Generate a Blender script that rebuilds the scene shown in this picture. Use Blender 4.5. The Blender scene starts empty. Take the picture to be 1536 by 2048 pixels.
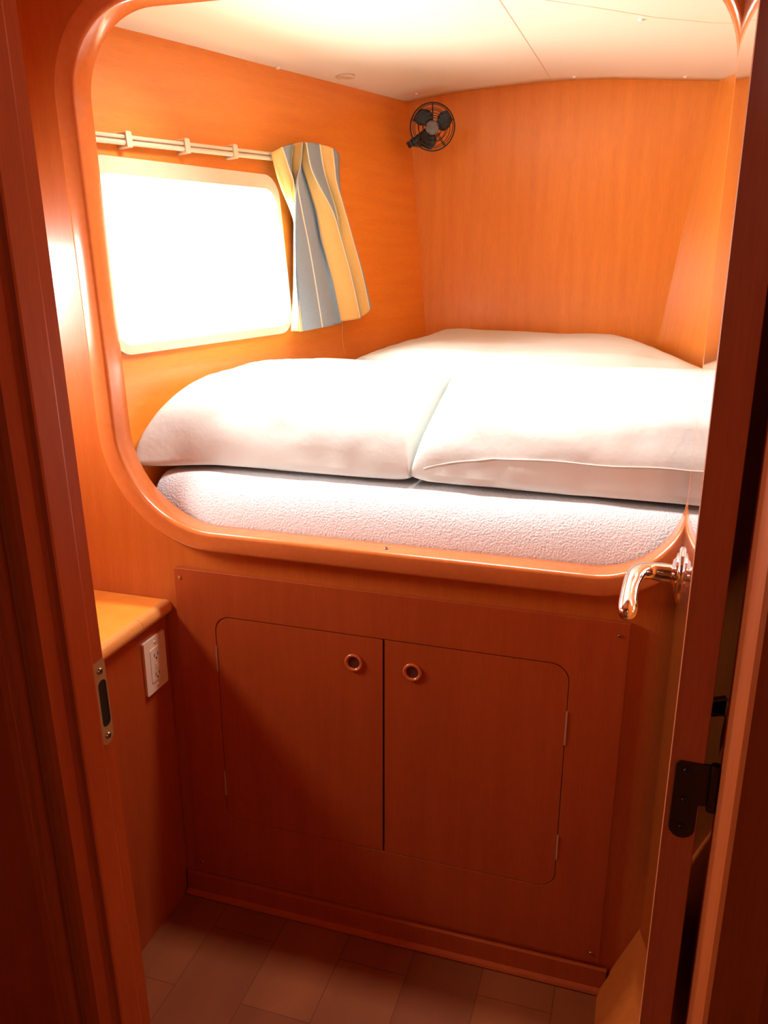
import bpy, bmesh, math, random
from math import sin, cos, pi, radians, sqrt, atan2
from mathutils import Vector, Matrix, noise
from mathutils.geometry import tessellate_polygon
random.seed(4)
scene = bpy.context.scene
C = scene.collection

# ---------------------------------------------------------------- camera, world, lights, exposure
cam_d = bpy.data.cameras.new('camera'); cam = bpy.data.objects.new('camera', cam_d); C.objects.link(cam)
cam.location = (0, 0, 1.5); cam.rotation_euler = (radians(90 - 17.4), 0, radians(17.5))
cam_d.sensor_width = 36; cam_d.lens = 36 * 1680 / 2048; cam_d.clip_start = 0.02
scene.camera = cam
world = bpy.data.worlds.new('daylight'); scene.world = world; world.use_nodes = True
wb = world.node_tree.nodes['Background']; wb.inputs[0].default_value = (0.93, 0.97, 1.0, 1); wb.inputs[1].default_value = 3.0
vs = scene.view_settings
vs.view_transform = 'Standard'; vs.look = 'None'; vs.gamma = 1; vs.use_curve_mapping = False; vs.exposure = 1.0

def area(name, loc, target, sx, sy, power, col=(1, 1, 1), spread=None):
    d = bpy.data.lights.new(name, 'AREA'); d.shape = 'RECTANGLE'; d.size = sx; d.size_y = sy
    d.energy = power; d.color = col
    if spread: d.spread = radians(spread)
    o = bpy.data.objects.new(name, d); C.objects.link(o); o.location = loc
    o.rotation_euler = (Vector(target) - Vector(loc)).to_track_quat('-Z', 'Y').to_euler()
    return o
area('daylight_hatch', (-0.45, 1.59, 2.10), (-0.45, 1.60, 1.0), 0.50, 0.12, 13, (1, 0.98, 0.95))
area('daylight_hull_window', (-1.22, 1.83, 1.49), (0.2, 2.5, 1.48), 0.36, 0.60, 19, (1, 0.98, 0.95))
area('daylight_portlight', (-1.56, 1.10, 1.40), (-0.5, 1.25, 0.75), 0.30, 0.26, 9, (1, 0.95, 0.88))
area('saloon_fill', (0.3, -1.1, 1.98), (0.1, 0.0, 0.4), 0.5, 0.3, 1.3, (1, 0.82, 0.66))  # unseen fill added behind the camera to dimly brighten the door frame

# ---------------------------------------------------------------- materials
def new_mat(name, base, rough=0.4, coat=0.0, metal=0.0, spec=0.5, coat_rough=0.05):
    m = bpy.data.materials.new(name); m.use_nodes = True
    b = m.node_tree.nodes['Principled BSDF']
    b.inputs['Base Color'].default_value = (*base, 1); b.inputs['Roughness'].default_value = rough
    b.inputs['Metallic'].default_value = metal; b.inputs['Coat Weight'].default_value = coat
    b.inputs['Coat Roughness'].default_value = coat_rough; b.inputs['Specular IOR Level'].default_value = spec
    return m
def N(m, t, **kw):
    n = m.node_tree.nodes.new(t)
    for k, v in kw.items(): setattr(n, k, v)
    return n
def L(m, a, b): m.node_tree.links.new(a, b)
def coords(m, scale):
    g = N(m, 'ShaderNodeNewGeometry'); mp = N(m, 'ShaderNodeMapping'); mp.inputs['Scale'].default_value = scale
    L(m, g.outputs['Position'], mp.inputs['Vector']); return mp.outputs['Vector']
def ramp(m, fac, stops):
    r = N(m, 'ShaderNodeValToRGB'); e = r.color_ramp.elements
    e[0].position, e[0].color = stops[0][0], (*stops[0][1], 1); e[1].position, e[1].color = stops[-1][0], (*stops[-1][1], 1)
    for p, c in stops[1:-1]:
        x = e.new(p); x.color = (*c, 1)
    L(m, fac, r.inputs[0]); return r.outputs[0]
def wood(name, dark, light, rough=0.3, coat=0.3, scale=(14, 14, 1.2), grain=0.6, coat_rough=0.12, blotch=0.25):
    m = new_mat(name, light, rough, coat, coat_rough=coat_rough)
    b = m.node_tree.nodes['Principled BSDF']
    n1 = N(m, 'ShaderNodeTexNoise'); n1.inputs['Scale'].default_value = 3.0; n1.inputs['Detail'].default_value = 6
    L(m, coords(m, scale), n1.inputs['Vector'])
    n2 = N(m, 'ShaderNodeTexNoise'); n2.inputs['Scale'].default_value = 12.0; n2.inputs['Detail'].default_value = 4
    L(m, coords(m, tuple(s * 2.2 for s in scale)), n2.inputs['Vector'])
    mx = N(m, 'ShaderNodeMix'); mx.data_type = 'FLOAT'; mx.inputs[0].default_value = 0.45
    L(m, n1.outputs[0], mx.inputs[2]); L(m, n2.outputs[0], mx.inputs[3])
    col = ramp(m, mx.outputs[0], [(0.5 - grain * 0.35, dark), (0.5 + grain * 0.35, light)])
    L(m, col, b.inputs['Base Color'])
    n3 = N(m, 'ShaderNodeTexNoise'); n3.inputs['Scale'].default_value = 6.0; n3.inputs['Detail'].default_value = 3
    L(m, coords(m, (1, 1, 1)), n3.inputs['Vector'])
    mr = N(m, 'ShaderNodeMapRange'); mr.inputs[1].default_value = 0.3; mr.inputs[2].default_value = 0.7
    mr.inputs[3].default_value = rough * 0.8; mr.inputs[4].default_value = rough * (1.2 + blotch)
    return m
WD, WL = (0.74, 0.215, 0.022), (0.88, 0.300, 0.036)
M = {}
M['cherry'] = wood('cherry_veneer_vertical_grain', WD, WL, 0.34, 0.6, coat_rough=0.22)
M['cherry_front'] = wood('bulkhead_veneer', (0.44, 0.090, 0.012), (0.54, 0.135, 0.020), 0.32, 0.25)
M['cherry_h'] = wood('cherry_veneer_horizontal_grain', WD, WL, 0.32, 0.25, scale=(1.2, 1.2, 14))
M['cherry_door'] = wood('varnished_door_veneer', (0.48, 0.11, 0.014), (0.58, 0.16, 0.024), 0.16, 1.0, coat_rough=0.02)
M['cherry_edge'] = wood('door_edge_lipping', (0.50, 0.135, 0.050), (0.62, 0.19, 0.07), 0.4, 0.1)
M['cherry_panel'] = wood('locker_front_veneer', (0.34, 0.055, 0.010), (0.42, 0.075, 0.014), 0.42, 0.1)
M['solid'] = wood('solid_cherry_moulding', (0.50, 0.120, 0.025), (0.62, 0.170, 0.042), 0.24, 0.5, scale=(3, 3, 3), grain=0.8)
M['jamb'] = wood('solid_cherry_jamb', (0.38, 0.070, 0.014), (0.50, 0.105, 0.020), 0.45, 0.0)
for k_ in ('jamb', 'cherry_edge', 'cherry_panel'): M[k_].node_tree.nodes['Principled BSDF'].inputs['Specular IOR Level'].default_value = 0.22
M['nosing'] = wood('solid_light_nosing', (0.62, 0.23, 0.055), (0.72, 0.30, 0.08), 0.3, 0.4, scale=(12, 1.2, 12))
def plastic(name, c, r=0.35): return new_mat(name, c, r)
M['cream'] = plastic('cream_plastic', (0.72, 0.60, 0.42), 0.3)
M['outlet'] = plastic('ivory_outlet_plastic', (0.80, 0.62, 0.46), 0.3)
M['white'] = plastic('white_plastic', (0.85, 0.83, 0.78), 0.3)
M['black'] = plastic('black_plastic', (0.012, 0.016, 0.02), 0.35)
M['blackmat'] = plastic('black_shadow_void', (0.008, 0.006, 0.005), 0.8)
M['grey'] = plastic('grey_hub_plastic', (0.16, 0.17, 0.17), 0.4)
M['chrome'] = new_mat('polished_chrome', (0.86, 0.86, 0.88), 0.06, metal=1.0)
M['brass'] = new_mat('tarnished_brass', (0.55, 0.50, 0.32), 0.35, metal=0.6)
M['steel'] = new_mat('screw_steel', (0.6, 0.56, 0.50), 0.25, metal=1.0)
M['bronze'] = new_mat('dark_bronze', (0.055, 0.038, 0.022), 0.45, metal=0.6)
M['ring'] = wood('turned_cherry_ring', (0.50, 0.10, 0.025), (0.60, 0.14, 0.035), 0.2, 0.8, scale=(3, 3, 3))
M['cup'] = plastic('dark_finger_hole', (0.10, 0.022, 0.012), 0.5)
# ceiling lining
m = new_mat('cream_headliner', (0.88, 0.84, 0.68), 0.45); M['ceiling'] = m
bp = N(m, 'ShaderNodeBump'); nz = N(m, 'ShaderNodeTexNoise'); nz.inputs['Scale'].default_value = 260
L(m, coords(m, (1, 1, 1)), nz.inputs['Vector']); bp.inputs['Strength'].default_value = 0.08; bp.inputs['Distance'].default_value = 0.001
L(m, nz.outputs[0], bp.inputs['Height']); L(m, bp.outputs[0], m.node_tree.nodes['Principled BSDF'].inputs['Normal'])
# fabrics
def fabric(name, col, bump_scale, strength, dist, col2=None):
    m = new_mat(name, col, 0.9, spec=0.2); b = m.node_tree.nodes['Principled BSDF']
    b.inputs['Sheen Weight'].default_value = 0.15
    nz = N(m, 'ShaderNodeTexNoise'); nz.inputs['Scale'].default_value = bump_scale; nz.inputs['Detail'].default_value = 3
    L(m, coords(m, (1, 1, 1)), nz.inputs['Vector'])
    bp = N(m, 'ShaderNodeBump'); bp.inputs['Strength'].default_value = strength; bp.inputs['Distance'].default_value = dist
    L(m, nz.outputs[0], bp.inputs['Height']); L(m, bp.outputs[0], b.inputs['Normal'])
    if col2: L(m, ramp(m, nz.outputs[0], [(0.35, col2), (0.65, col)]), b.inputs['Base Color'])
    return m
M['duvet'] = fabric('white_cotton_duvet', (0.71, 0.74, 0.70), 60, 0.25, 0.003)
M['piping'] = fabric('cotton_piping', (0.62, 0.58, 0.52), 200, 0.2, 0.001)
M['terry'] = fabric('white_terry_sheet', (0.72, 0.72, 0.74), 260, 0.9, 0.003)
M['c_yellow'] = fabric('curtain_yellow_stripe', (0.86, 0.58, 0.20), 500, 0.3, 0.0006, (0.78, 0.50, 0.17))
M['c_blue'] = fabric('curtain_blue_grey_stripe', (0.31, 0.39, 0.45), 500, 0.3, 0.0006, (0.24, 0.31, 0.37))
M['c_white'] = fabric('curtain_white_pinstripe', (0.88, 0.80, 0.62), 500, 0.2, 0.0004)
# window pane: mostly clear, with a faint surface reflection
m = bpy.data.materials.new('clear_pane'); m.use_nodes = True; M['pane'] = m
nt = m.node_tree; nt.nodes.remove(nt.nodes['Principled BSDF'])
tr = N(m, 'ShaderNodeBsdfTransparent'); gl = N(m, 'ShaderNodeBsdfGlossy'); gl.inputs['Roughness'].default_value = 0.03
mx = N(m, 'ShaderNodeMixShader'); mx.inputs[0].default_value = 0.06
L(m, tr.outputs[0], mx.inputs[1]); L(m, gl.outputs[0], mx.inputs[2]); L(m, mx.outputs[0], nt.nodes['Material Output'].inputs[0])
# floor: parquet blocks
m = new_mat('cherry_parquet_floor', (0.4, 0.1, 0.03), 0.55, 0.0, spec=0.2); M['floor'] = m; b = m.node_tree.nodes['Principled BSDF']
mp = N(m, 'ShaderNodeMapping'); g = N(m, 'ShaderNodeNewGeometry'); L(m, g.outputs['Position'], mp.inputs['Vector'])
mp.inputs['Rotation'].default_value = (0, 0, radians(90)); mp.inputs['Location'].default_value = (0.02, 0.075, 0)
bt = N(m, 'ShaderNodeTexBrick'); bt.inputs['Scale'].default_value = 1.0; bt.inputs['Brick Width'].default_value = 0.34; bt.inputs['Row Height'].default_value = 0.155
bt.inputs['Mortar Size'].default_value = 0.001; bt.inputs['Color1'].default_value = (0.23, 0.055, 0.014, 1); bt.inputs['Color2'].default_value = (0.29, 0.075, 0.018, 1)
bt.inputs['Mortar'].default_value = (0.16, 0.035, 0.01, 1); L(m, mp.outputs[0], bt.inputs['Vector'])
nz = N(m, 'ShaderNodeTexNoise'); nz.inputs['Scale'].default_value = 7; nz.inputs['Detail'].default_value = 6; L(m, coords(m, (1, 0.25, 1)), nz.inputs['Vector'])
mm = N(m, 'ShaderNodeMix'); mm.data_type = 'RGBA'; mm.blend_type = 'MULTIPLY'; mm.inputs[0].default_value = 0.7
L(m, bt.outputs[0], mm.inputs[6]); L(m, ramp(m, nz.outputs[0], [(0.3, (0.62, 0.55, 0.5)), (0.7, (1, 1, 1))]), mm.inputs[7]); L(m, mm.outputs[2], b.inputs['Base Color'])

# ---------------------------------------------------------------- helpers
def tag(o, label=None, cat=None, group=None, kind=None):
    if label: o['label'] = label
    if cat: o['category'] = cat
    if group: o['group'] = group
    if kind: o['kind'] = kind
    return o
def empty(name, loc, **kw):
    o = bpy.data.objects.new(name, None); C.objects.link(o); o.location = loc; o.empty_display_size = 0.05
    return tag(o, **kw)
def world_loc(o):
    p = Vector((0, 0, 0))
    while o: p = p + o.location; o = o.parent
    return p
def build(name, verts, faces, mats, parent=None, smooth=False, midx=None, origin=None, bevel=0, sub=0):
    if not isinstance(mats, (list, tuple)): mats = [mats]
    if origin is None:
        if parent is None:
            xs = [v[0] for v in verts]; ys = [v[1] for v in verts]; zs = [v[2] for v in verts]
            origin = ((min(xs) + max(xs)) / 2, (min(ys) + max(ys)) / 2, min(zs))
        else: origin = world_loc(parent)
    O = Vector(origin)
    me = bpy.data.meshes.new(name); me.from_pydata([tuple(Vector(v) - O) for v in verts], [], faces)
    for mt in mats: me.materials.append(mt)
    if midx:
        for p, i in zip(me.polygons, midx): p.material_index = i
    bm = bmesh.new(); bm.from_mesh(me); bmesh.ops.remove_doubles(bm, verts=bm.verts, dist=1e-6)
    bmesh.ops.recalc_face_normals(bm, faces=bm.faces); bm.to_mesh(me); bm.free()
    for p in me.polygons: p.use_smooth = bool(smooth)
    o = bpy.data.objects.new(name, me); C.objects.link(o)
    if parent is not None: o.parent = parent
    else: o.location = O
    if smooth and smooth != 'all': me.set_sharp_from_angle(angle=radians(40))
    if bevel:
        md = o.modifiers.new('bevel', 'BEVEL'); md.width = bevel; md.segments = 3; md.limit_method = 'ANGLE'; md.angle_limit = radians(40)
    if sub:
        md = o.modifiers.new('sub', 'SUBSURF'); md.levels = sub; md.render_levels = sub
    return o
class MB:
    def __init__(s): s.v = []; s.f = []; s.m = []
    def add(s, v, f, mi=0):
        k = len(s.v); s.v += [tuple(p) for p in v]; s.f += [tuple(i + k for i in q) for q in f]; s.m += [mi] * len(f); return s
    def box(s, a, b, mi=0):
        x0, y0, z0 = a; x1, y1, z1 = b
        return s.add([(x0, y0, z0), (x1, y0, z0), (x1, y1, z0), (x0, y1, z0), (x0, y0, z1), (x1, y0, z1), (x1, y1, z1), (x0, y1, z1)],
                     [(0, 3, 2, 1), (4, 5, 6, 7), (0, 1, 5, 4), (1, 2, 6, 5), (2, 3, 7, 6), (3, 0, 4, 7)], mi)
    def tube(s, pts, rad, n=10, closed=False, mi=0, flat=1.0, flat_dir=None):
        pts = [Vector(p) for p in pts]; k = len(pts); rs = rad if isinstance(rad, (list, tuple)) else [rad] * k
        v = []; prev = None
        for i, p in enumerate(pts):
            a = pts[(i - 1) % k] if (closed or i > 0) else p; b = pts[(i + 1) % k] if (closed or i < k - 1) else p
            t = (b - a).normalized()
            if prev is None:
                ref = Vector((0, 0, 1)) if abs(t.z) < .9 else Vector((1, 0, 0))
                if flat_dir: ref = Vector(flat_dir)
                u = (ref - t * ref.dot(t)).normalized()
            else: u = (prev - t * prev.dot(t)).normalized()
            prev = u; w = t.cross(u)
            for j in range(n):
                an = 2 * pi * j / n; v.append(p + u * cos(an) * rs[i] * flat + w * sin(an) * rs[i])
        f = []
        for i in range(k if closed else k - 1):
            for j in range(n): f.append((i * n + j, i * n + (j + 1) % n, ((i + 1) % k) * n + (j + 1) % n, ((i + 1) % k) * n + j))
        if not closed: f += [tuple(range(n))[::-1], tuple((k - 1) * n + j for j in range(n))]
        return s.add(v, f, mi)
    def lathe(s, c, axis, prof, n=28, mi=0, cap=True):
        c = Vector(c); ax = Vector(axis).normalized(); ref = Vector((0, 0, 1)) if abs(ax.z) < .9 else Vector((1, 0, 0))
        u = (ref - ax * ref.dot(ax)).normalized(); w = ax.cross(u); v = []
        for (r, h) in prof:
            for j in range(n):
                a = 2 * pi * j / n; v.append(c + ax * h + (u * cos(a) + w * sin(a)) * r)
        f = [(i * n + j, i * n + (j + 1) % n, (i + 1) * n + (j + 1) % n, (i + 1) * n + j) for i in range(len(prof) - 1) for j in range(n)]
        if cap: f += [tuple(range(n))[::-1], tuple((len(prof) - 1) * n + j for j in range(n))]
        return s.add(v, f, mi)
    def slab(s, outer, holes, fn, off, mi=0):
        """2-D outline with holes, mapped by fn(a, b) to 3-D and given thickness off"""
        loops = [outer] + list(holes); flat = [p for l in loops for p in l]; n = len(flat); off = Vector(off)
        tris = tessellate_polygon([[Vector((p[0], p[1], 0)) for p in l] for l in loops])
        v = [Vector(fn(*p)) for p in flat]; v += [p + off for p in v]
        f = [tuple(t) for t in tris] + [tuple(i + n for i in reversed(t)) for t in tris]
        k = 0
        for l in loops:
            m_ = len(l)
            for i in range(m_): a, b = k + i, k + (i + 1) % m_; f.append((a, b, b + n, a + n))
            k += m_
        return s.add(v, f, mi)
    def build(s, name, mats, parent=None, **kw):
        return build(name, s.v, s.f, mats, parent, midx=s.m, **kw)
def lean_left(x, z): return x + (1.45 - z) * .03 * min(1, max(0, (-.5 - x) / .4))
def rrect(x0, y0, x1, y1, r, n=10):
    rs = r if isinstance(r, (list, tuple)) else [r] * 4      # bl, br, tr, tl
    out = []
    for (cx, cy, a0, rr) in ((x0 + rs[0], y0 + rs[0], pi, rs[0]), (x1 - rs[1], y0 + rs[1], 1.5 * pi, rs[1]), (x1 - rs[2], y1 - rs[2], 0, rs[2]), (x0 + rs[3], y1 - rs[3], .5 * pi, rs[3])):
        if rr < 1e-5: out.append((cx, cy)); continue
        for i in range(n + 1): a = a0 + .5 * pi * i / n; out.append((cx + rr * cos(a), cy + rr * sin(a)))
    return out
XZ = lambda y: (lambda a, b: (a, y, b))
def struct(mb, name, mats, parent=None, **kw):
    o = mb.build(name, mats, parent, **kw)
    if parent is None: o['kind'] = 'structure'
    return o
def screw(name, c, axis, r, parent, mat='steel'):
    b = MB().lathe(c, axis, [(r, 0), (r, r * .3), (r * .8, r * .55), (0.0005, r * .6)], 16)
    ax = Vector(axis).normalized(); u = ax.orthogonal().normalized(); w = ax.cross(u); c2 = Vector(c) + ax * r * .6
    for d in (u, w):
        b.tube([c2 - d * r * .5, c2 + d * r * .5], r * .14, 6, mi=1)
    return b.build(name, [M[mat], M['blackmat']], parent, smooth=True)

# ---------------------------------------------------------------- hull-side wall frame (berth, left): leans out and converges aft
CW = Vector((-.802, 2.9, 1.656)); UU = Vector((-.2079, -.9781, 0)); VV = Vector((-.0907, .0193, .9957)); NI = Vector((.9739, -.2070, .0928))
def LW(u, w, d=0): return CW + UU * u + VV * w + NI * d
DY = 1.475                                     # front face of the berth bulkhead
# ================================================================= STRUCTURE
mb = MB().box((-1.7, -1.7, -0.03), (1.7, DY + .1, 0)); struct(mb, 'floor', M['floor'])
mb = MB().box((-1.3, DY + .023, .845), (.75, 2.92, .858)); struct(mb, 'floor.001', M['cherry'])
# bulkhead with the big rounded opening and the locker opening
IN = (-1.046, 0.942, 0.083, 1.914)
hole = [(lean_left(x, z), z) for x, z in rrect(IN[0] - .02, IN[1] - .02, IN[2] + .02, IN[3] + .02, [.22, .17, .17, .17], 14)]
hole2 = rrect(-.835, .246, -.101, .741, .03, 4)
mb = MB().slab([(-1.47, 0), (.62, 0), (.62, 2.1), (-1.47, 2.1)], [hole, hole2], XZ(DY), (0, .022, 0))
mb.box((-.93, 1.70, .05), (-.02, 1.72, .84)).box((-.95, DY + .022, .05), (-.93, 1.72, .84)).box((-.02, DY + .022, .05), (0, 1.72, .84)).box((-.95, DY + .022, .03), (0, 1.72, .05)).box((-.95, DY + .022, .82), (0, 1.72, .84)); struct(mb, 'wall_front', M['cherry_front'])
# rim moulding round the opening
def sweep_rim(x0, z0, x1, z1, r, prof, n=16):
    inner = rrect(x0, z0, x1, z1, r, n); k = len(inner); v = []
    for i, (x, z) in enumerate(inner):
        q = i // (n + 1); a = [pi, 1.5 * pi, 0, .5 * pi][q] + .5 * pi * (i % (n + 1)) / n
        for (o, y) in prof: zz = z + o * sin(a); v.append((lean_left(x + o * cos(a), zz), y, zz))
    m_ = len(prof); f = [(i * m_ + j, i * m_ + (j + 1) % m_, ((i + 1) % k) * m_ + (j + 1) % m_, ((i + 1) % k) * m_ + j) for i in range(k) for j in range(m_)]
    return v, f
prof = [(0.002, 1.507), (0, 1.503), (0, 1.458), (.0015, 1.4535), (.004, 1.4505), (.008, 1.4492), (.036, 1.4492), (.040, 1.4505), (.0428, 1.4535), (.044, 1.458), (.044, 1.4755), (.020, 1.4755), (.020, 1.507)]
v, f = sweep_rim(*IN, [.20, .152, .152, .152], prof); rim = build('trim_1', v, f, M['solid'], smooth='all'); rim['kind'] = 'structure'
rim.data.set_sharp_from_angle(angle=radians(60))
for c, ax in (((-.459, 1.470, .9425), (0, 0, 1)), ((-1.0505, 1.485, 1.425), (1, 0, 0))):
    screw('screw', c, ax, .0045, rim)
# base trim under the locker front
mb = MB(); P = [(1.475, 0), (1.452, 0), (1.450, .004), (1.453, .009), (1.462, .012), (1.464, .056), (1.475, .060)]
mb.add([(-.962, y, z) for y, z in P] + [(.026, y, z) for y, z in P], [(i, (i + 1) % 7, (i + 1) % 7 + 7, i + 7) for i in range(7)] + [tuple(range(7)), tuple(range(13, 6, -1))])
struct(mb, 'trim_2', M['cherry_panel'])
# sloping lower side at the right, then upright behind the door
mb = MB(); P = [(.011, 0), (.25, .585), (.25, 2.1), (.28, 2.1), (.28, 0)]
mb.add([(x, .80, z) for x, z in P] + [(x, DY, z) for x, z in P], [(i, (i + 1) % 5, (i + 1) % 5 + 5, i + 5) for i in range(5)] + [(4, 3, 2, 1, 0), (5, 6, 7, 8, 9)])
struct(mb, 'wall_right', M['cherry_front'])
# entry-side hull wall with portlight
PL = rrect(.96, 1.24, 1.28, 1.52, .06, 6)
mb = MB().slab([(.66, 0), (DY, 0), (DY, 2.1), (.66, 2.1)], [PL], lambda a, b: (-1.45, a, b), (-.03, 0, 0)); struct(mb, 'wall_left', M['cherry'])
w2 = empty('window_2', (-1.45, 1.12, 1.24), kind='structure')
MB().slab(rrect(.945, 1.225, 1.295, 1.535, .07, 8), [rrect(.972, 1.252, 1.268, 1.508, .05, 8)], lambda a, b: (-1.438, a, b), (-.02, 0, 0)).build('window_frame', M['cream'], w2)
MB().slab(rrect(.965, 1.245, 1.275, 1.515, .05, 6), [], lambda a, b: (-1.452, a, b), (-.005, 0, 0)).build('pane', M['pane'], w2)
# berth: hull-side wall with window, aft wall, right wall
WIN = (.787, -.372, 1.425, .022)
WH = rrect(WIN[0] + .010, WIN[1] + .006, WIN[2] - .01, WIN[3] - .014, .045, 8)
mb = MB().slab([(-.03, -.79), (1.425, -.79), (1.448, .45), (-.03, .45)], [WH], lambda a, b: LW(a, b), tuple(NI * -.03)); struct(mb, 'wall_left.001', M['cherry_h'])
win = empty('window_1', LW(1.1, WIN[1]), kind='structure')
MB().slab(rrect(*WIN, .055, 10), [rrect(WIN[0] + .016, WIN[1] + .020, WIN[2] - .016, WIN[3] - .034, .045, 10)], lambda a, b: LW(a, b, .010), tuple(NI * -.05)).build('window_frame', M['cream'], win, bevel=.003)
MB().slab(rrect(WIN[0] + .012, WIN[1] + .012, WIN[2] - .012, WIN[3] - .03, .04, 8), [], lambda a, b: LW(a, b, -.018), tuple(NI * -.004)).build('pane', M['pane'], win)
mb = MB().slab([(-.93, .5), (.35, .5), (.35, 2.12), (-.93, 2.12)], [], XZ(2.9), (0, .03, 0)); struct(mb, 'wall_back', M['cherry'])
S = radians(19)
def RW(a, z, d=0): return (.0235 + .088 * (z - 1.28) / .69 + a * sin(S) - d * cos(S), 2.9 - a * cos(S) - d * sin(S), z)
mb = MB().slab([(-.04, .6), (1.55, .6), (1.55, 2.1), (-.04, 2.1)], [], lambda a, b: RW(a, b), (.03 * cos(S), .03 * sin(S), 0)); struct(mb, 'wall_right.001', M['cherry'])
# berth ceiling: shallow folded headliner with a hatch hole near the opening
def cz(x, y):
    back = [(-1.0, 1.935), (-.828, 1.957), (-.684, 1.978), (-.376, 1.995), (-.2, 1.992), (.071, 1.973), (.35, 1.955), (.7, 1.955)]
    front = [(-1.3, 1.915), (-1.12, 1.923), (-.9, 1.955), (-.6, 1.972), (-.3, 1.980), (.1, 1.968), (.35, 1.955), (.7, 1.955)]
    def ip(t, x):
        if x <= t[0][0]: return t[0][1]
        for (a, b), (c, d) in zip(t, t[1:]):
            if x <= c: return b + (d - b) * (x - a) / (c - a)
        return t[-1][1]
    k = (y - 1.5) / 1.4
    return ip(front, x) * (1 - k) + ip(back, x - 0) * k
HX0, HX1, HY0, HY1 = -.72, -.18, 1.53, 1.655
xs = [-1.3 + .05 * i for i in range(41)]; xs[12] = -.72; xs[22] = -.18; ys = [1.49, 1.53, 1.58, 1.62, 1.655, 1.75] + [1.85 + .0583 * i for i in range(19)]
mb = MB(); gv = []
for y in ys:
    for x in xs: gv.append((x, y, cz(x, y)))
gf = []
nx = len(xs)
for j in range(len(ys) - 1):
    for i in range(nx - 1):
        cx, cy = (xs[i] + xs[i + 1]) / 2, (ys[j] + ys[j + 1]) / 2
        if HX0 < cx < HX1 and HY0 < cy < HY1: continue
        gf.append((j * nx + i, j * nx + i + 1, (j + 1) * nx + i + 1, (j + 1) * nx + i))
mb.add(gv, gf); ceil = struct(mb, 'ceiling', M['ceiling'], smooth='all')
md = ceil.modifiers.new('thick', 'SOLIDIFY'); md.thickness = .03; md.offset = -1
for p in ceil.data.polygons:
    if p.normal.z > 0: ceil.data.flip_normals(); break
hat = empty('window_3', (-.5, 1.615, 2.0), kind='structure')
MB().slab(rrect(HX0 - .012, HY0 - .012, HX1 + .012, HY1 + .012, .01, 3), [rrect(HX0 + .012, HY0 + .012, HX1 - .012, HY1 - .012, .02, 4)], lambda a, b: (a, b, cz(a, b) - .008), (0, 0, .06)).build('window_frame', M['cream'], hat)
MB().slab(rrect(HX0 + .005, HY0 + .005, HX1 - .005, HY1 - .005, .02, 4), [], lambda a, b: (a, b, 2.04), (0, 0, .006)).build('pane', M['pane'], hat)
# seam battens in the headliner
def ceil_line(pts, r):
    out = []
    for (x0, y0), (x1, y1) in zip(pts, pts[1:]):
        for k in range(12): t = k / 12; x, y = x0 + (x1 - x0) * t, y0 + (y1 - y0) * t; out.append((x, y, cz(x, y) + r * .55))
    x, y = pts[-1]; out.append((x, y, cz(x, y) + r * .55)); return out
MB().tube(ceil_line([(-.36, 1.86), (-.362, 2.2), (-.366, 2.7), (-.368, 2.89)], .0022), .0022, 8).build('seam', M['cream'], ceil, smooth='all')
MB().tube(ceil_line([(-.30, 1.93), (-.18, 2.03), (-.06, 2.13), (.06, 2.19), (.2, 2.22)], .0022), .0022, 8).build('seam', M['cream'], ceil, smooth='all')

# ---------------------------------------------------------------- doorway frame near the camera
def jx(z): return -.588 - .0227 * z
def profile_wall(pts, z0, z1, lean, name, mat, smooth=False, mats=None):
    n = len(pts); v = [(x + lean(z0), y, z0) for x, y in pts] + [(x + lean(z1), y, z1) for x, y in pts]
    f = [(i, (i + 1) % n, (i + 1) % n + n, i + n) for i in range(n)]
    tri = [tuple(t) for t in tessellate_polygon([[Vector((x, y, 0)) for x, y in pts]])]
    f += tri + [tuple(i + n for i in reversed(t)) for t in tri]
    o = build(name, v, f, mat, smooth=smooth); o['kind'] = 'structure'; return o
LP = [(0, .786), (0, .763), (.003, .763), (.004, .760), (.004, .726), (.003, .723), (-.002, .721), (-.006, .716), (-.010, .698), (-.016, .694), (-.026, .693), (-.030, .697), (-.034, .694)]
bead = [(-.045 + .011 * cos(a), .692 - .011 * sin(a)) for a in [radians(d) for d in range(0, 181, 20)]]
LP += bead + [(-.058, .696), (-.075, .696), (-.075, .786)]
jl = profile_wall(LP, 0, 2.05, jx, 'trim_3', M['jamb'])
mb = MB().box((-1.47, .70, 0), (-.665, .78, 2.1)); struct(mb, 'wall_front_left', M['cherry_panel'])
rl = lambda z: .101 + .006 * (1.15 - z) * .3
RP = [(0, .784), (0, .779), (.001, .70), (.003, .691), (.007, .687), (.05, .687), (.05, .784)]
jr = profile_wall(RP, 0, 2.05, rl, 'trim_4', M['jamb'])
mb = MB().box((.149, .688, 0), (1.7, .784, 2.1)); struct(mb, 'wall_front_right', M['cherry_panel'])
mb = MB().box((-.70, .70, 1.93), (.16, .78, 2.1)); struct(mb, 'trim_5', M['jamb'])
# entry ceiling and the saloon round the camera
mb = MB().box((-1.5, .69, 2.06), (.30, 1.50, 2.09)); struct(mb, 'ceiling.001', M['cherry_front'])
mb = MB().box((-1.7, -1.7, 2.06), (1.7, .78, 2.09)); struct(mb, 'ceiling.002', M['cherry_front'])
mb = MB().box((-1.7, -1.7, 0), (-1.66, .78, 2.1)); struct(mb, 'wall_left.002', M['cherry'])
mb = MB().box((1.66, -1.7, 0), (1.7, .78, 2.1)); struct(mb, 'wall_right.002', M['cherry'])
mb = MB().slab([(-1.7, 0), (1.7, 0), (1.7, 2.1), (-1.7, 2.1)], [], XZ(-1.5), (0, -.04, 0)); struct(mb, 'wall_rear', M['cherry'])

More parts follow.
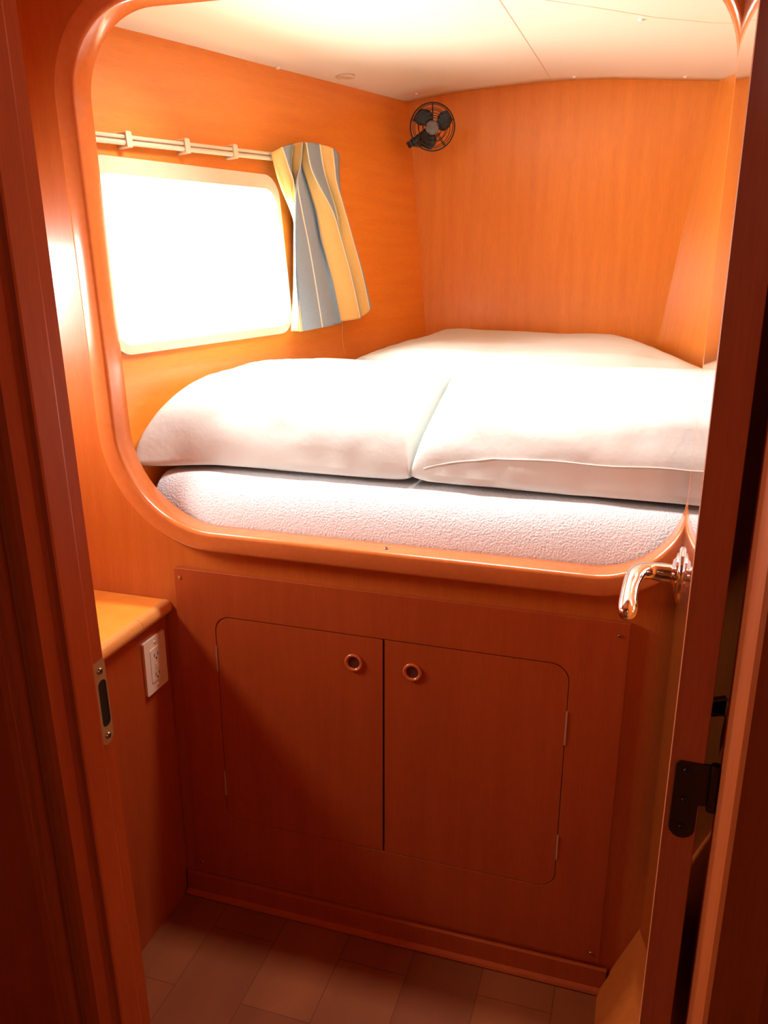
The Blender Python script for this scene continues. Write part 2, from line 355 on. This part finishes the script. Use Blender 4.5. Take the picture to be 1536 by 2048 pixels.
# ---------------------------------------------------------------- the door, standing open at the right
A = Vector((.054, .783, 0)); Bf = Vector((.0805, 1.443, 0)); d = (Bf - A).normalized(); nrm = Vector((d.y, -d.x, 0))     # nrm points right
def DR(s, t, z): p = A + d * s + nrm * t; return (p.x, p.y, z)
DLEN = (Bf - A).length; T = .033; DZ0, DZ1 = .275, 2.04
door = empty('door_1', DR(0, 0, DZ0), kind='structure')
def dl(z): return -.009 * (z - 1.15) * 0.6
mb = MB()
vv = []
for z in (DZ0, DZ1):
    for (s, t) in ((0.0015, 0), (DLEN, 0), (DLEN, T), (.0015, T)): vv.append(Vector(DR(s, t, z)))
mb.add(vv, [(0, 1, 2, 3), (7, 6, 5, 4), (1, 2, 6, 5), (0, 1, 5, 4), (2, 3, 7, 6)]); mb.build('door_leaf', M['cherry_door'], door)
mb = MB(); vv = []
for z in (DZ0, DZ1):
    for (s, t) in ((-.002, .0008), (.0015, 0), (.0015, T), (-.002, T - .0008)): vv.append(Vector(DR(s, t, z)))
mb.add(vv, [(0, 1, 2, 3), (7, 6, 5, 4), (0, 1, 5, 4), (2, 3, 7, 6), (3, 0, 4, 7)]); e = mb.build('edge_lipping', M['cherry_edge'], door)
# lever handle
hs, hz = DLEN - .078, .992
h = empty('door_handle', (0, 0, 0)); h.parent = door; hp = Vector(DR(hs, 0, hz)); h.location = hp - door.location
hn = -nrm
mb = MB(); mb.lathe(hp, hn, [(.047, 0), (.047, .002), (.043, .005), (.036, .0055), (.035, .008), (.030, .0095), (.027, .010), (.024, .013), (.016, .0145), (.015, .018), (.0145, .02)], 40)
mb.build('rosette', M['chrome'], h, smooth=True)
pts = []; rad = []
key = [((0, 0, .010), .0140), ((0, 0, .030), .0138), ((-.004, .002, .048), .0120), ((-.016, .003, .062), .0125), ((-.034, -.001, .070), .0128), ((-.054, -.010, .0735), .0118), ((-.074, -.021, .0745), .0125), ((-.092, -.031, .074), .0135), ((-.106, -.037, .0735), .011), ((-.113, -.040, .073), .004)]
def crom(P, t):
    i = min(int(t), len(P) - 2); f_ = t - i; g_ = lambda k: P[max(0, min(len(P) - 1, k))]
    return [0.5 * (2 * b + (c - a) * f_ + (2 * a - 5 * b + 4 * c - dd) * f_ * f_ + (3 * b - a - 3 * c + dd) * f_ ** 3) for a, b, c, dd in zip(g_(i - 1), g_(i), g_(i + 1), g_(i + 2))]
for k in range(46):
    q = crom([(*a, r) for a, r in key], k / 45 * (len(key) - 1)); pts.append(hp + d * q[0] + Vector((0, 0, 1)) * q[1] + hn * q[2]); rad.append(max(q[3] * 1.15, .002))
mb = MB().tube(pts, rad, 20); mb.build('lever', M['chrome'], h, smooth='all')
# hinge on the near edge
hg = empty('hinge', (0, 0, 0)); hg.parent = door; hg.location = Vector((.075, .78, .93)) - door.location
leaf = [(.0600, .935)] + [(.0725 + .0125 * cos(a), .9375 + .0125 * sin(a)) for a in [radians(x) for x in range(190, 351, 20)]] + [(.0850, .937), (.0850, .962), (.0855, .966), (.100, .968), (.100, 1.014), (.0640, 1.014), (.0605, 1.0105)]
MB().slab(leaf, [], XZ(.7785), (0, .0025, 0)).build('leaf', M['bronze'], hg)
MB().tube([(.0975, .7775, .964), (.0975, .7775, 1.016)], .0052, 14).build('knuckle', M['bronze'], hg, smooth=True)
for (x, z) in ((.071, 1.004), (.072, .970), (.0725, .938)): screw('screw', (x, .7785, z), (0, -1, 0), .0038, hg, 'bronze')
# strike plate on the left jamb
sp = empty('strike_plate', (0, 0, 0)); sp.parent = jl; sp.location = Vector((-.6105, .774, .91)) - jl.location
sx = lambda z: jx(z) + .0016
plate = rrect(.7625, .906, .7865, 1.020, [.012, .012, .003, .003], 8)
MB().slab(plate, [rrect(.7685, .930, .7845, .994, .0075, 8)], lambda a, b: (sx(b), a, b), (-.0014, 0, 0)).build('plate', M['brass'], sp)
MB().slab(rrect(.7675, .929, .7855, .995, .0075, 8), [], lambda a, b: (jx(b) + .0003, a, b), (-.0004, 0, 0)).build('keep', M['blackmat'], sp)
for z in (1.007, .918): screw('screw', (sx(z), .7745, z), (1, 0, 0), .0045, sp)

# ================================================================= THINGS
# ---- locker with counter at the left
ct = empty('counter_locker', (-1.2, 1.15, 0), label='cherry locker with rounded counter nosing below the rounded opening, at far left', cat='counter')
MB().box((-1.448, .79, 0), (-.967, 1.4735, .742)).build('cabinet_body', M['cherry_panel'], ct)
MB().box((-1.448, .79, .7425), (-.970, 1.4738, .768)).build('countertop', M['cherry_h'], ct)
mb = MB(); P = [(-.9695, .735)] + [(-.9665 + .0165 * cos(a), .7525 + .0165 * sin(a)) for a in [radians(x) for x in range(-80, 91, 17)]] + [(-.9695, .769)]
for (y0, y1) in ((.79, 1.3605), (1.3615, 1.4738)):
    n = len(P); mb.add([(x, y0, z) for x, z in P] + [(x, y1, z) for x, z in P], [(i, (i + 1) % n, (i + 1) % n + n, i + n) for i in range(n)] + [tuple(range(n)), tuple(range(2 * n - 1, n - 1, -1))])
mb.build('nosing', M['nosing'], ct, smooth=True)
# ---- outlet
po = empty('power_outlet', (-.966, 1.41, .585), label='ivory double power outlet with rounded plate on the locker side under the nosing', cat='power outlet')
yz = lambda x: (lambda a, b: (x, a, b))
OY0, OY1, OZ0, OZ1 = 1.371, 1.451, .583, .708
MB().slab(rrect(OY0, OZ0, OY1, OZ1, .004, 4), [], yz(-.9668), (.006, 0, 0)).build('plate', M['outlet'], po, bevel=.003)
MB().slab(rrect(OY0 + .019, OZ0 + .024, OY1 - .019, OZ1 - .024, .003, 4), [], yz(-.9608), (.0012, 0, 0)).build('socket_face', M['outlet'], po, bevel=.001)
for k, zc in enumerate((.667, .622)):
    mb = MB()
    for (dy, hh) in ((-.0065, .0042), (.0065, .0035)): mb.box((-.9597, 1.411 + dy - .0009, zc - hh), (-.9592, 1.411 + dy + .0009, zc + hh))
    mb.lathe((-.9597, 1.411, zc - .0085), (1, 0, 0), [(.0024, 0), (.0024, .0004)], 12)
    mb.build('socket_slots', M['blackmat'], po)
MB().box((-.9597, 1.4055, .6425), (-.9588, 1.4165, .6465)).box((-.9597, 1.4055, .6365), (-.9588, 1.4165, .6405)).build('test_button', M['outlet'], po, bevel=.0004)
for z in (OZ0 + .012, OZ1 - .012): screw('screw', (-.9608, 1.411, z), (1, 0, 0), .0028, po, 'outlet')

# ---- locker front with two flush doors
lf = empty('locker_cabinet', (-.46, 1.47, .078), label='low cherry cabinet front with two flush doors and round finger rings below the berth', cat='cabinet')
X0, X1, Z0, Z1 = -.843, -.093, .237, .750
big = rrect(X0, Z0, X1, Z1, .036, 8)
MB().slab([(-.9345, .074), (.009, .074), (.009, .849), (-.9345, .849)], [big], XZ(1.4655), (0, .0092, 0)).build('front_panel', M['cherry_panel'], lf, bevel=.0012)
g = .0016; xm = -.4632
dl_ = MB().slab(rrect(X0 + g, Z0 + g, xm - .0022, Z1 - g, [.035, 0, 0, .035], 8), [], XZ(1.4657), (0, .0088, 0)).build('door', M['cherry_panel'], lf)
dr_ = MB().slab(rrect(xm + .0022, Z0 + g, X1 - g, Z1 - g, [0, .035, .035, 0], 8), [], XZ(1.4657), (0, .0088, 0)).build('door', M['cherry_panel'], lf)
for dd, cx, cz_ in ((dl_, -.527, .688), (dr_, -.402, .686)):
    prof_ = [(.0125, 0.0), (.0192, 0.0), (.0200, .0022), (.0188, .0042), (.0165, .0050), (.0142, .0040), (.0130, .0020), (.0125, 0.0)]
    MB().lathe((cx, 1.4657, cz_), (0, -1, 0), prof_, 36, cap=False).build('finger_ring', M['ring'], dd, smooth='all')
    MB().lathe((cx, 1.4657, cz_), (0, -1, 0), [(.0130, 0), (.0130, .0006)], 32).build('finger_hole', M['cup'], dd)
for dd, x, zs in ((dl_, X0, ((.618, .678), (.30, .363))), (dr_, X1, ((.578, .652), (.310, .368)))):
    for (a, b) in zs: MB().tube([(x, 1.4652, a), (x, 1.4652, b)], .0016, 8).build('hinge', M['brass'], dd, smooth=True)
for c in ((-.921, 1.4655, .829), (-.009, 1.4655, .823), (-.921, 1.4655, .095), (-.009, 1.4655, .095)): screw('screw', c, (0, -1, 0), .0035, lf)

# ---- bedding
def blob(fn, ztop, zbot, na, nb, redge, rv, pw=2.0, sf=None, crease=0.0):
    """closed soft slab: fn(a,b) maps the unit square to the plan, ztop(x,y) top height, rounded on all edges"""
    def samp(n, r0, r1):
        out = []
        k0 = 14
        for i in range(k0): out.append(r0 * (1 - cos(.5 * pi * i / k0)))
        m_ = n
        for i in range(m_ + 1): out.append(r0 + (1 - r0 - r1) * i / m_)
        for i in range(k0 - 1, -1, -1): out.append(1 - r1 * (1 - cos(.5 * pi * i / k0)))
        return out
    ra0, ra1, rb0, rb1 = redge
    A_ = samp(na, ra0, ra1); B_ = samp(nb, rb0, rb1); W_ = len(A_); H_ = len(B_)
    def e1(t, r): return 1.0 if t >= r else max(0, 1 - (1 - t / r) ** pw) ** (1 / pw)
    top = []; bot = []
    for b in B_:
        q0, q1 = (sf(b) if sf else (1, 1))
        for a in A_:
            x, y = fn(a, b); p = e1(a, ra0 * q0) * e1(1 - a, ra1 * q1) * e1(b, rb0) * e1(1 - b, rb1)
            zt = ztop(x, y, a, b); zb = zbot(x, y); zm = zb + rv
            edge = (a in (0, 1)) or (b in (0, 1)) or p < 1e-6
            zz = zm + (zt - zm) * p
            if crease and b < .35: y += crease * (1 - b / .35) * (noise.noise(Vector((x * 6, zz * 22, 3))) + .5 * noise.noise(Vector((x * 17, zz * 40 + x * 9, 8))))
            top.append((x, y, zz)); bot.append((x, y, zm - rv * (p ** .6 if p > 0 else 0)))
    f = []
    n = W_ * H_
    for j in range(H_ - 1):
        for i in range(W_ - 1):
            q = (j * W_ + i, j * W_ + i + 1, (j + 1) * W_ + i + 1, (j + 1) * W_ + i); f.append(q); f.append(tuple(k + n for k in reversed(q)))
    return top + bot, f
def lxw(y, z): # x of the hull-side wall at y,z
    r = Vector((0, y, z)) - CW; return -(r.dot(NI)) / NI.x
def rxw(y, z): a = (2.9 - y) / cos(S); return .0235 + .088 * (z - 1.28) / .69 + a * sin(S)
nf = lambda x, y, s, o=0: noise.fractal(Vector((x * s + o, y * s, o)), 1.0, 2.0, 4)
def plan(x0f, x1f, y0, y1):
    return lambda a, b: ((lambda y: (x0f(y) + (x1f(y) - x0f(y)) * a, y))(y0 + (y1 - y0) * b))
# mattress
v, f = blob(plan(lambda y: lxw(y, .86) + .003, lambda y: min(rxw(y, .95) - .012, .40), 1.509, 2.885), lambda x, y, a, b: 1.036 + .004 * nf(x, y, 5), lambda x, y: .86, 60, 40, (.012, .03, .045, .05), .06)
mat = build('mattress', v, f, M['terry'], smooth='all'); tag(mat, 'berth mattress in a white towelling sheet, lowest layer seen along the sill', 'mattress')
# far duvet
def zfar(x, y, a, b):
    z = 1.236 + .010 * nf(x, y, 3, 7) - .05 * max(0, (2.3 - y)) 
    z -= .055 * max(0, min(1, (-.62 - x) / .4)) ** 1.3
    t = (rxw(y, 1.2) - x); z -= .075 * max(0, 1 - t / .16) ** 1.5
    return z
v, f = blob(plan(lambda y: lxw(y, 1.15) + .012, lambda y: rxw(y, 1.15) - .012, 2.215, 2.885), zfar, lambda x, y: 1.045, 50, 40, (.10, .05, .10, .04), .03)
far = build('duvet', v, f, M['duvet'], smooth='all'); tag(far, 'smooth white duvet spread over the far end of the berth against the back wall', 'duvet')
# two folded duvets at the front
def mtop(y):
    t = min(1, max(0, (y - 1.509) / (.045 * 1.376))); return .92 + .116 * sqrt(max(0, 1 - (1 - t) ** 2)) + .005
def wr(x, y, o):     # fine creases
    return .0035 * abs(noise.noise(Vector((x * 9 + o, y * 22, o)))) + .006 * noise.noise(Vector((x * 4, y * 7, o + 3)))
def zl(x, y, a, b):
    z = 1.240 - .02 * max(0, (1.95 - y) / .4) ** 2 + wr(x, y, 1)
    z -= .018 * max(0, (x + .62) / .2) ** 2
    z -= .03 * max(0, (y - 1.9) / .3)
    return z
xmid = lambda y: -.452 + .02 * sin((y - 1.5) * 5)
def planL(a, b):
    y1 = 2.205; y0 = 1.578 - .073 * max(0, 1 - a / .30) ** 2
    y = y0 + (y1 - y0) * b; x0 = lxw(y, 1.10) + .010; x1 = xmid(y) - .0015
    return x0 + (x1 - x0) * a, y
v, f = blob(planL, zl, lambda x, y: max(mtop(y), 1.041 if x < -.85 else 0), 90, 70, (.13, .12, .30, .10), .026, 2.8, lambda b: (1, .03 + .97 * max(0, 1 - b / .55) ** 1.5), .007)
dvl = build('duvet.001', v, f, M['duvet'], smooth='all'); tag(dvl, 'folded white duvet at the front left of the berth, plump end by the window', 'duvet')
def zr(x, y, a, b):
    z = 1.250 - .02 * max(0, (1.95 - y) / .4) ** 2 + wr(x, y, 9)
    z -= .022 * max(0, (-.30 - x) / .15) ** 1.5 * max(0, 1 - b * 1.6)
    z -= .010 * max(0, (-.25 - x) / .2)
    z -= .03 * max(0, (y - 1.9) / .3)
    return z
def planR(a, b):
    y1 = 2.205; y0 = 1.568 + .014 * (1 - a) ** 2
    y = y0 + (y1 - y0) * b; x0 = xmid(y) + .0015; x1 = min(rxw(y, 1.15) - .012, .36)
    return x0 + (x1 - x0) * a, y
zbr = lambda x, y: mtop(y)
v, f = blob(planR, zr, zbr, 90, 70, (.16, .06, .30, .10), .026, 2.8, lambda b: (.03 + .97 * max(0, 1 - b / .55) ** 1.5, 1), .007)
dvr = build('duvet.002', v, f, M['duvet'], smooth='all'); tag(dvr, 'folded white duvet at the front right of the berth, piped seam along its edge', 'duvet')
# piped seam follows the right duvet's front bulge
from mathutils.bvhtree import BVHTree
bvh = BVHTree.FromPolygons([Vector(p) for p in v], [q for q in f])
pp = []
for k in range(80):
    t = k / 79; x = -.415 + .70 * t; z = 1.078 + .032 * min(1, t / .2) ** .8 + .008 * t + .0015 * sin(t * 22)
    hit = bvh.ray_cast(Vector((x, 1.3, z)), Vector((0, 1, 0)))
    if hit[0]: pp.append(hit[0] + Vector((0, -.0008, .0006)))
MB().tube(pp, .0018, 8).build('piping', M['piping'], dvr, smooth='all')

# ---- curtain rail
cr = empty('curtain_rail', LW(1.1, .05), label='cream curtain rail with clips running above the window on the hull side', cat='curtain rail')
rw_ = lambda u: .0635 + (u - .787) * -.022
mb = MB()
for (o, r) in ((.0075, .0042), (-.0035, .0052)):
    mb.tube([LW(u, rw_(u) + o, .020) for u in (1.455, 1.2, .95, .80)], r, 8)
mb.tube([LW(u, rw_(u) + .002, .008) for u in (1.455, 1.2, .95, .55)], .005, 8)
mb.build('rail', M['cream'], cr, smooth=True)
for u in (1.309, 1.135, .968):
    MB().slab(rrect(u - .008, rw_(u) - .013, u + .008, rw_(u) + .018, .004, 4), [], lambda a, b: LW(a, b, 0), tuple(NI * .028)).build('bracket', M['cream'], cr, bevel=.002)
MB().lathe(LW(.795, rw_(.795) - .004, .022), UU, [(.0075, -.006), (.0085, 0), (.0075, .008)], 14).build('end_stop', M['cream'], cr, smooth=True)
# ---- curtain: pleated striped cloth
CU = [([(0.837, 0.069), (0.824, 0.02), (0.808, -0.017), (0.771, -0.094), (0.785, -0.169), (0.803, -0.259), (0.833, -0.367)], 0.03), ([(0.813, 0.083), (0.792, 0.033), (0.778, -0.006), (0.788, -0.088), (0.803, -0.165), (0.815, -0.258), (0.816, -0.371)], 0.045), ([(0.725, 0.102), (0.745, 0.046), (0.739, 0.005), (0.754, -0.079), (0.769, -0.159), (0.781, -0.255), (0.782, -0.372)], 0.022), ([(0.729, 0.102), (0.749, 0.045), (0.773, 0.003), (0.793, -0.081), (0.807, -0.16), (0.82, -0.254), (0.821, -0.37)], 0.05), ([(0.721, 0.103), (0.74, 0.048), (0.762, 0.006), (0.752, -0.075), (0.737, -0.154), (0.724, -0.25), (0.711, -0.368)], 0.045), ([(0.686, 0.11), (0.696, 0.055), (0.683, 0.015), (0.657, -0.067), (0.643, -0.147), (0.622, -0.245), (0.598, -0.367)], 0.022), ([(0.701, 0.107), (0.709, 0.053), (0.695, 0.014), (0.666, -0.066), (0.652, -0.144), (0.615, -0.24), (0.589, -0.36)], 0.032), ([(0.719, 0.101), (0.712, 0.05), (0.691, 0.013), (0.624, -0.064), (0.591, -0.142), (0.557, -0.237), (0.527, -0.357)], 0.055), ([(0.61, 0.113), (0.604, 0.06), (0.592, 0.021), (0.557, -0.06), (0.546, -0.14), (0.512, -0.236), (0.482, -0.357)], 0.028), ([(0.578, 0.102), (0.575, 0.053), (0.573, 0.015), (0.542, -0.06), (0.514, -0.134), (0.479, -0.225), (0.45, -0.338)], 0.045), ([(0.488, 0.101), (0.495, 0.051), (0.498, 0.014), (0.493, -0.061), (0.462, -0.133), (0.422, -0.22), (0.389, -0.33)], 0.015)]
LV = [0, .12, .21, .39, .56, .76, 1]
NR = 44
def cu(col, t):
    pts, dep = CU[col]
    for i in range(6):
        if t <= LV[i + 1] + 1e-9: k = i + (t - LV[i]) / (LV[i + 1] - LV[i]); break
    q = crom(pts, k); return q[0], q[1], dep
cols = []; smat = []          # columns of (u,w,d) per row, material per strip
strip_m = [0, 1, 0, 1, 1, 1, 0, 1, 0, 1]     # 0 yellow 1 blue-grey
pipe_at = {1, 2, 4, 7, 8, 9}
for c in range(10):
    a = [cu(c, r / NR) for r in range(NR + 1)]; b = [cu(c + 1, r / NR) for r in range(NR + 1)]
    n = 5
    for i in range(n + (1 if c == 9 else 0)):
        t = i / n; col = []
        for r in range(NR + 1):
            p, q = a[r], b[r]; s_ = t * t * (3 - 2 * t); bul = .006 * sin(pi * t) * (.3 + .7 * r / NR)
            col.append((p[0] + (q[0] - p[0]) * t, p[1] + (q[1] - p[1]) * t, max(.014, .038 + (p[2] + (q[2] - p[2]) * s_ - .034) * 1.1 + bul)))
        cols.append(col)
        if i == 0 and c in pipe_at: # narrow pinstripe right after the boundary
            col2 = [(x - .0055, y, z) for (x, y, z) in col]; cols.append(col2); smat.append(2)
        if i < n: smat.append(strip_m[c])
v = []; f = []; mi = []
for col in cols: v += [LW(x, y, z) for (x, y, z) in col]
R_ = NR + 1
for i in range(len(cols) - 1):
    for r in range(NR): f.append((i * R_ + r, (i + 1) * R_ + r, (i + 1) * R_ + r + 1, i * R_ + r + 1)); mi.append(smat[i] if i < len(smat) else 1)
cur = build('curtain', v, f, [M['c_yellow'], M['c_blue'], M['c_white']], midx=mi, smooth='all'); tag(cur, 'short pleated curtain striped yellow, blue grey and white at the window end', 'curtain')
md = cur.modifiers.new('thick', 'SOLIDIFY'); md.thickness = .0012; md.offset = -1
cur2 = [LW(.55 - .004 * sin(k * .5), -.34 - .016 * k / 2, .012) for k in range(16)]
MB().tube(cur2, .0004, 5).build('loose_thread', M['c_white'], cur, smooth=True)

# ---- fan
FC = Vector((-.706, 2.735, 1.858)); fz = (Vector((-.15, .2, 1.30)) - FC).normalized(); fx = fz.cross(Vector((0, 0, 1))).normalized() * -1; fy = fz.cross(fx) * -1
if fy.z < 0: fy = -fy
if fx.x < 0: fx = -fx
def FP(x, y, z): return FC + fx * x + fy * y + fz * z
fan = empty('wall_fan', FC, label='small black cabin fan with wire cage in the far upper corner', cat='fan')
def ring(r, z, n=40): return [FP(r * cos(2 * pi * i / n), r * sin(2 * pi * i / n), z) for i in range(n)]
mb = MB()
mb.tube(ring(.068, .004), .0022, 8, True)
for r, z, w in ((.054, .019, .0011), (.041, .026, .0011), (.029, .030, .0011)): mb.tube(ring(r, z), w, 6, True)
for r, z, w in ((.062, -.018, .0011), (.046, -.028, .0011), (.030, -.033, .0011)): mb.tube(ring(r, z), w, 6, True)
for k in range(5):
    a = radians(90 + 72 * k)
    mb.tube([FP(r * cos(a), r * sin(a), z) for r, z in ((.016, .031), (.030, .030), (.045, .0245), (.058, .016), (.068, .004))], .0012, 6)
    mb.tube([FP(r * cos(a), r * sin(a), z) for r, z in ((.012, -.034), (.030, -.033), (.050, -.026), (.062, -.018), (.068, .004))], .0012, 6)
mb.build('cage', M['black'], fan, smooth=True)
MB().lathe(FC + fz * .006, fz, [(.015, 0), (.0205, .004), (.021, .018), (.0195, .024), (.013, .0275), (.004, .0285)], 30).build('hub', M['grey'], fan, smooth=True)
for k, ang in enumerate((122, 12, 232)):
    mb = MB(); vv = []; n1, n2 = 8, 6
    for i in range(n1 + 1):
        t = i / n1; r = .014 + .049 * t
        for j in range(n2 + 1):
            s_ = j / n2 - .5; wdt = radians(78) * (.55 + .55 * sin(pi * min(1, t * .9 + .1))) * (1 - .3 * t * t)
            a = radians(ang) + s_ * wdt + .35 * t; vv.append(FP(r * cos(a), r * sin(a), .008 + .016 * s_ * (1 - .2 * t) + .002 * sin(pi * (s_ + .5))))
    mb.add(vv, [(i * (n2 + 1) + j, i * (n2 + 1) + j + 1, (i + 1) * (n2 + 1) + j + 1, (i + 1) * (n2 + 1) + j) for i in range(n1) for j in range(n2)])
    o = mb.build('blade', M['black'], fan, smooth='all'); md = o.modifiers.new('t', 'SOLIDIFY'); md.thickness = .0018
MB().lathe(FC - fz * .036, fz, [(.012, 0), (.017, .006), (.017, .034), (.012, .042)], 24).build('motor', M['black'], fan, smooth=True)
mb = MB().tube([FP(0, 0, -.02), FP(-.03, -.022, -.012), FP(-.052, -.038, -.004), FP(-.062, -.046, -.008)], [.010, .010, .011, .012], 12)
mb.build('arm', M['black'], fan, smooth=True)
MB().tube([FP(-.062, -.046, -.010), Vector((-.764, 2.80, 1.815)), Vector((-.760, 2.85, 1.83)), Vector((-.755, 2.895, 1.84))], [.011, .008, .008, .014], 12).build('bracket', M['black'], fan, smooth=True)
MB().lathe((-.755, 2.899, 1.84), (0, -1, 0), [(.022, 0), (.022, .006), (.016, .01)], 24).build('base', M['black'], fan, smooth=True)
MB().tube([FP(-.073, -.040, -.002), FP(-.063, -.056, .0)], .0105, 12).build('knob', M['black'], fan, smooth=True)

# ---- ceiling fittings
def cpos(x, y, dz=0): return Vector((x, y, cz(x, y) + dz))
cx, cy = -.872, 2.41
v1 = empty('ceiling_ring', cpos(cx, cy), label='small pale oval ring fitting on the cream ceiling near the hull side', cat='ceiling fitting')
MB().lathe(cpos(cx, cy, .001), (0, 0, -1), [(.014, 0), (.027, 0), (.027, .004), (.024, .007), (.017, .0075), (.014, .005), (.014, 0)], 32, cap=False).build('ring', M['cream'], v1, smooth='all')
MB().lathe(cpos(cx, cy, .001), (0, 0, -1), [(.0138, 0), (.0138, .0035), (.010, .005), (.002, .0055)], 24).build('insert', M['cream'], v1, smooth=True)
lab = {0: 'cream screw cap on the ceiling nearest the hull side wall', 1: 'cream screw cap on the ceiling just above the black fan', 2: 'cream screw cap by the back wall, right of the ceiling seam', 3: 'cream screw cap near the back right corner of the ceiling', 4: 'cream screw cap alone toward the front right of the ceiling'}
cap = None
for k, (x, y) in enumerate(((-.975, 2.19), (-.778, 2.80), (-.295, 2.835), (.022, 2.835), (-.087, 2.146))):
    if cap is None:
        cap = MB().lathe(cpos(x, y, .001), (0, 0, -1), [(.0065, 0), (.0065, .003), (.005, .005), (.001, .0055)], 16).build('screw_cap', M['white'], smooth=True, origin=cpos(x, y)); o = cap
    else: o = cap.copy(); C.objects.link(o); o.location = cpos(x, y)
    tag(o, lab[k], 'screw cap', 'screw caps on the berth ceiling')
# ---- white-edged object of unknown kind seen through the hinge gap, shape guessed
gr = empty('gap_object', (.178, 1.43, .63), label='dark pouch with white edges, not identified, glimpsed through the gap behind the open door', cat='item')
MB().slab([(.152, .700), (.182, .708), (.182, .741), (.152, .731)], [], XZ(1.435), (0, .02, 0)).build('block', M['black'], gr, bevel=.003)
MB().tube([(.152, 1.434, .732), (.184, 1.434, .743)], .0014, 8).tube([(.152, 1.434, .7125), (.183, 1.434, .709), (.185, 1.434, .726)], .0014, 8).build('white_edging', M['white'], gr, smooth=True)
MB().slab([(.183, .708), (.187, .700), (.1875, .660), (.181, .625), (.1795, .655), (.180, .680)], [], XZ(1.438), (0, .006, 0)).build('white_strip', M['white'], gr, bevel=.001)
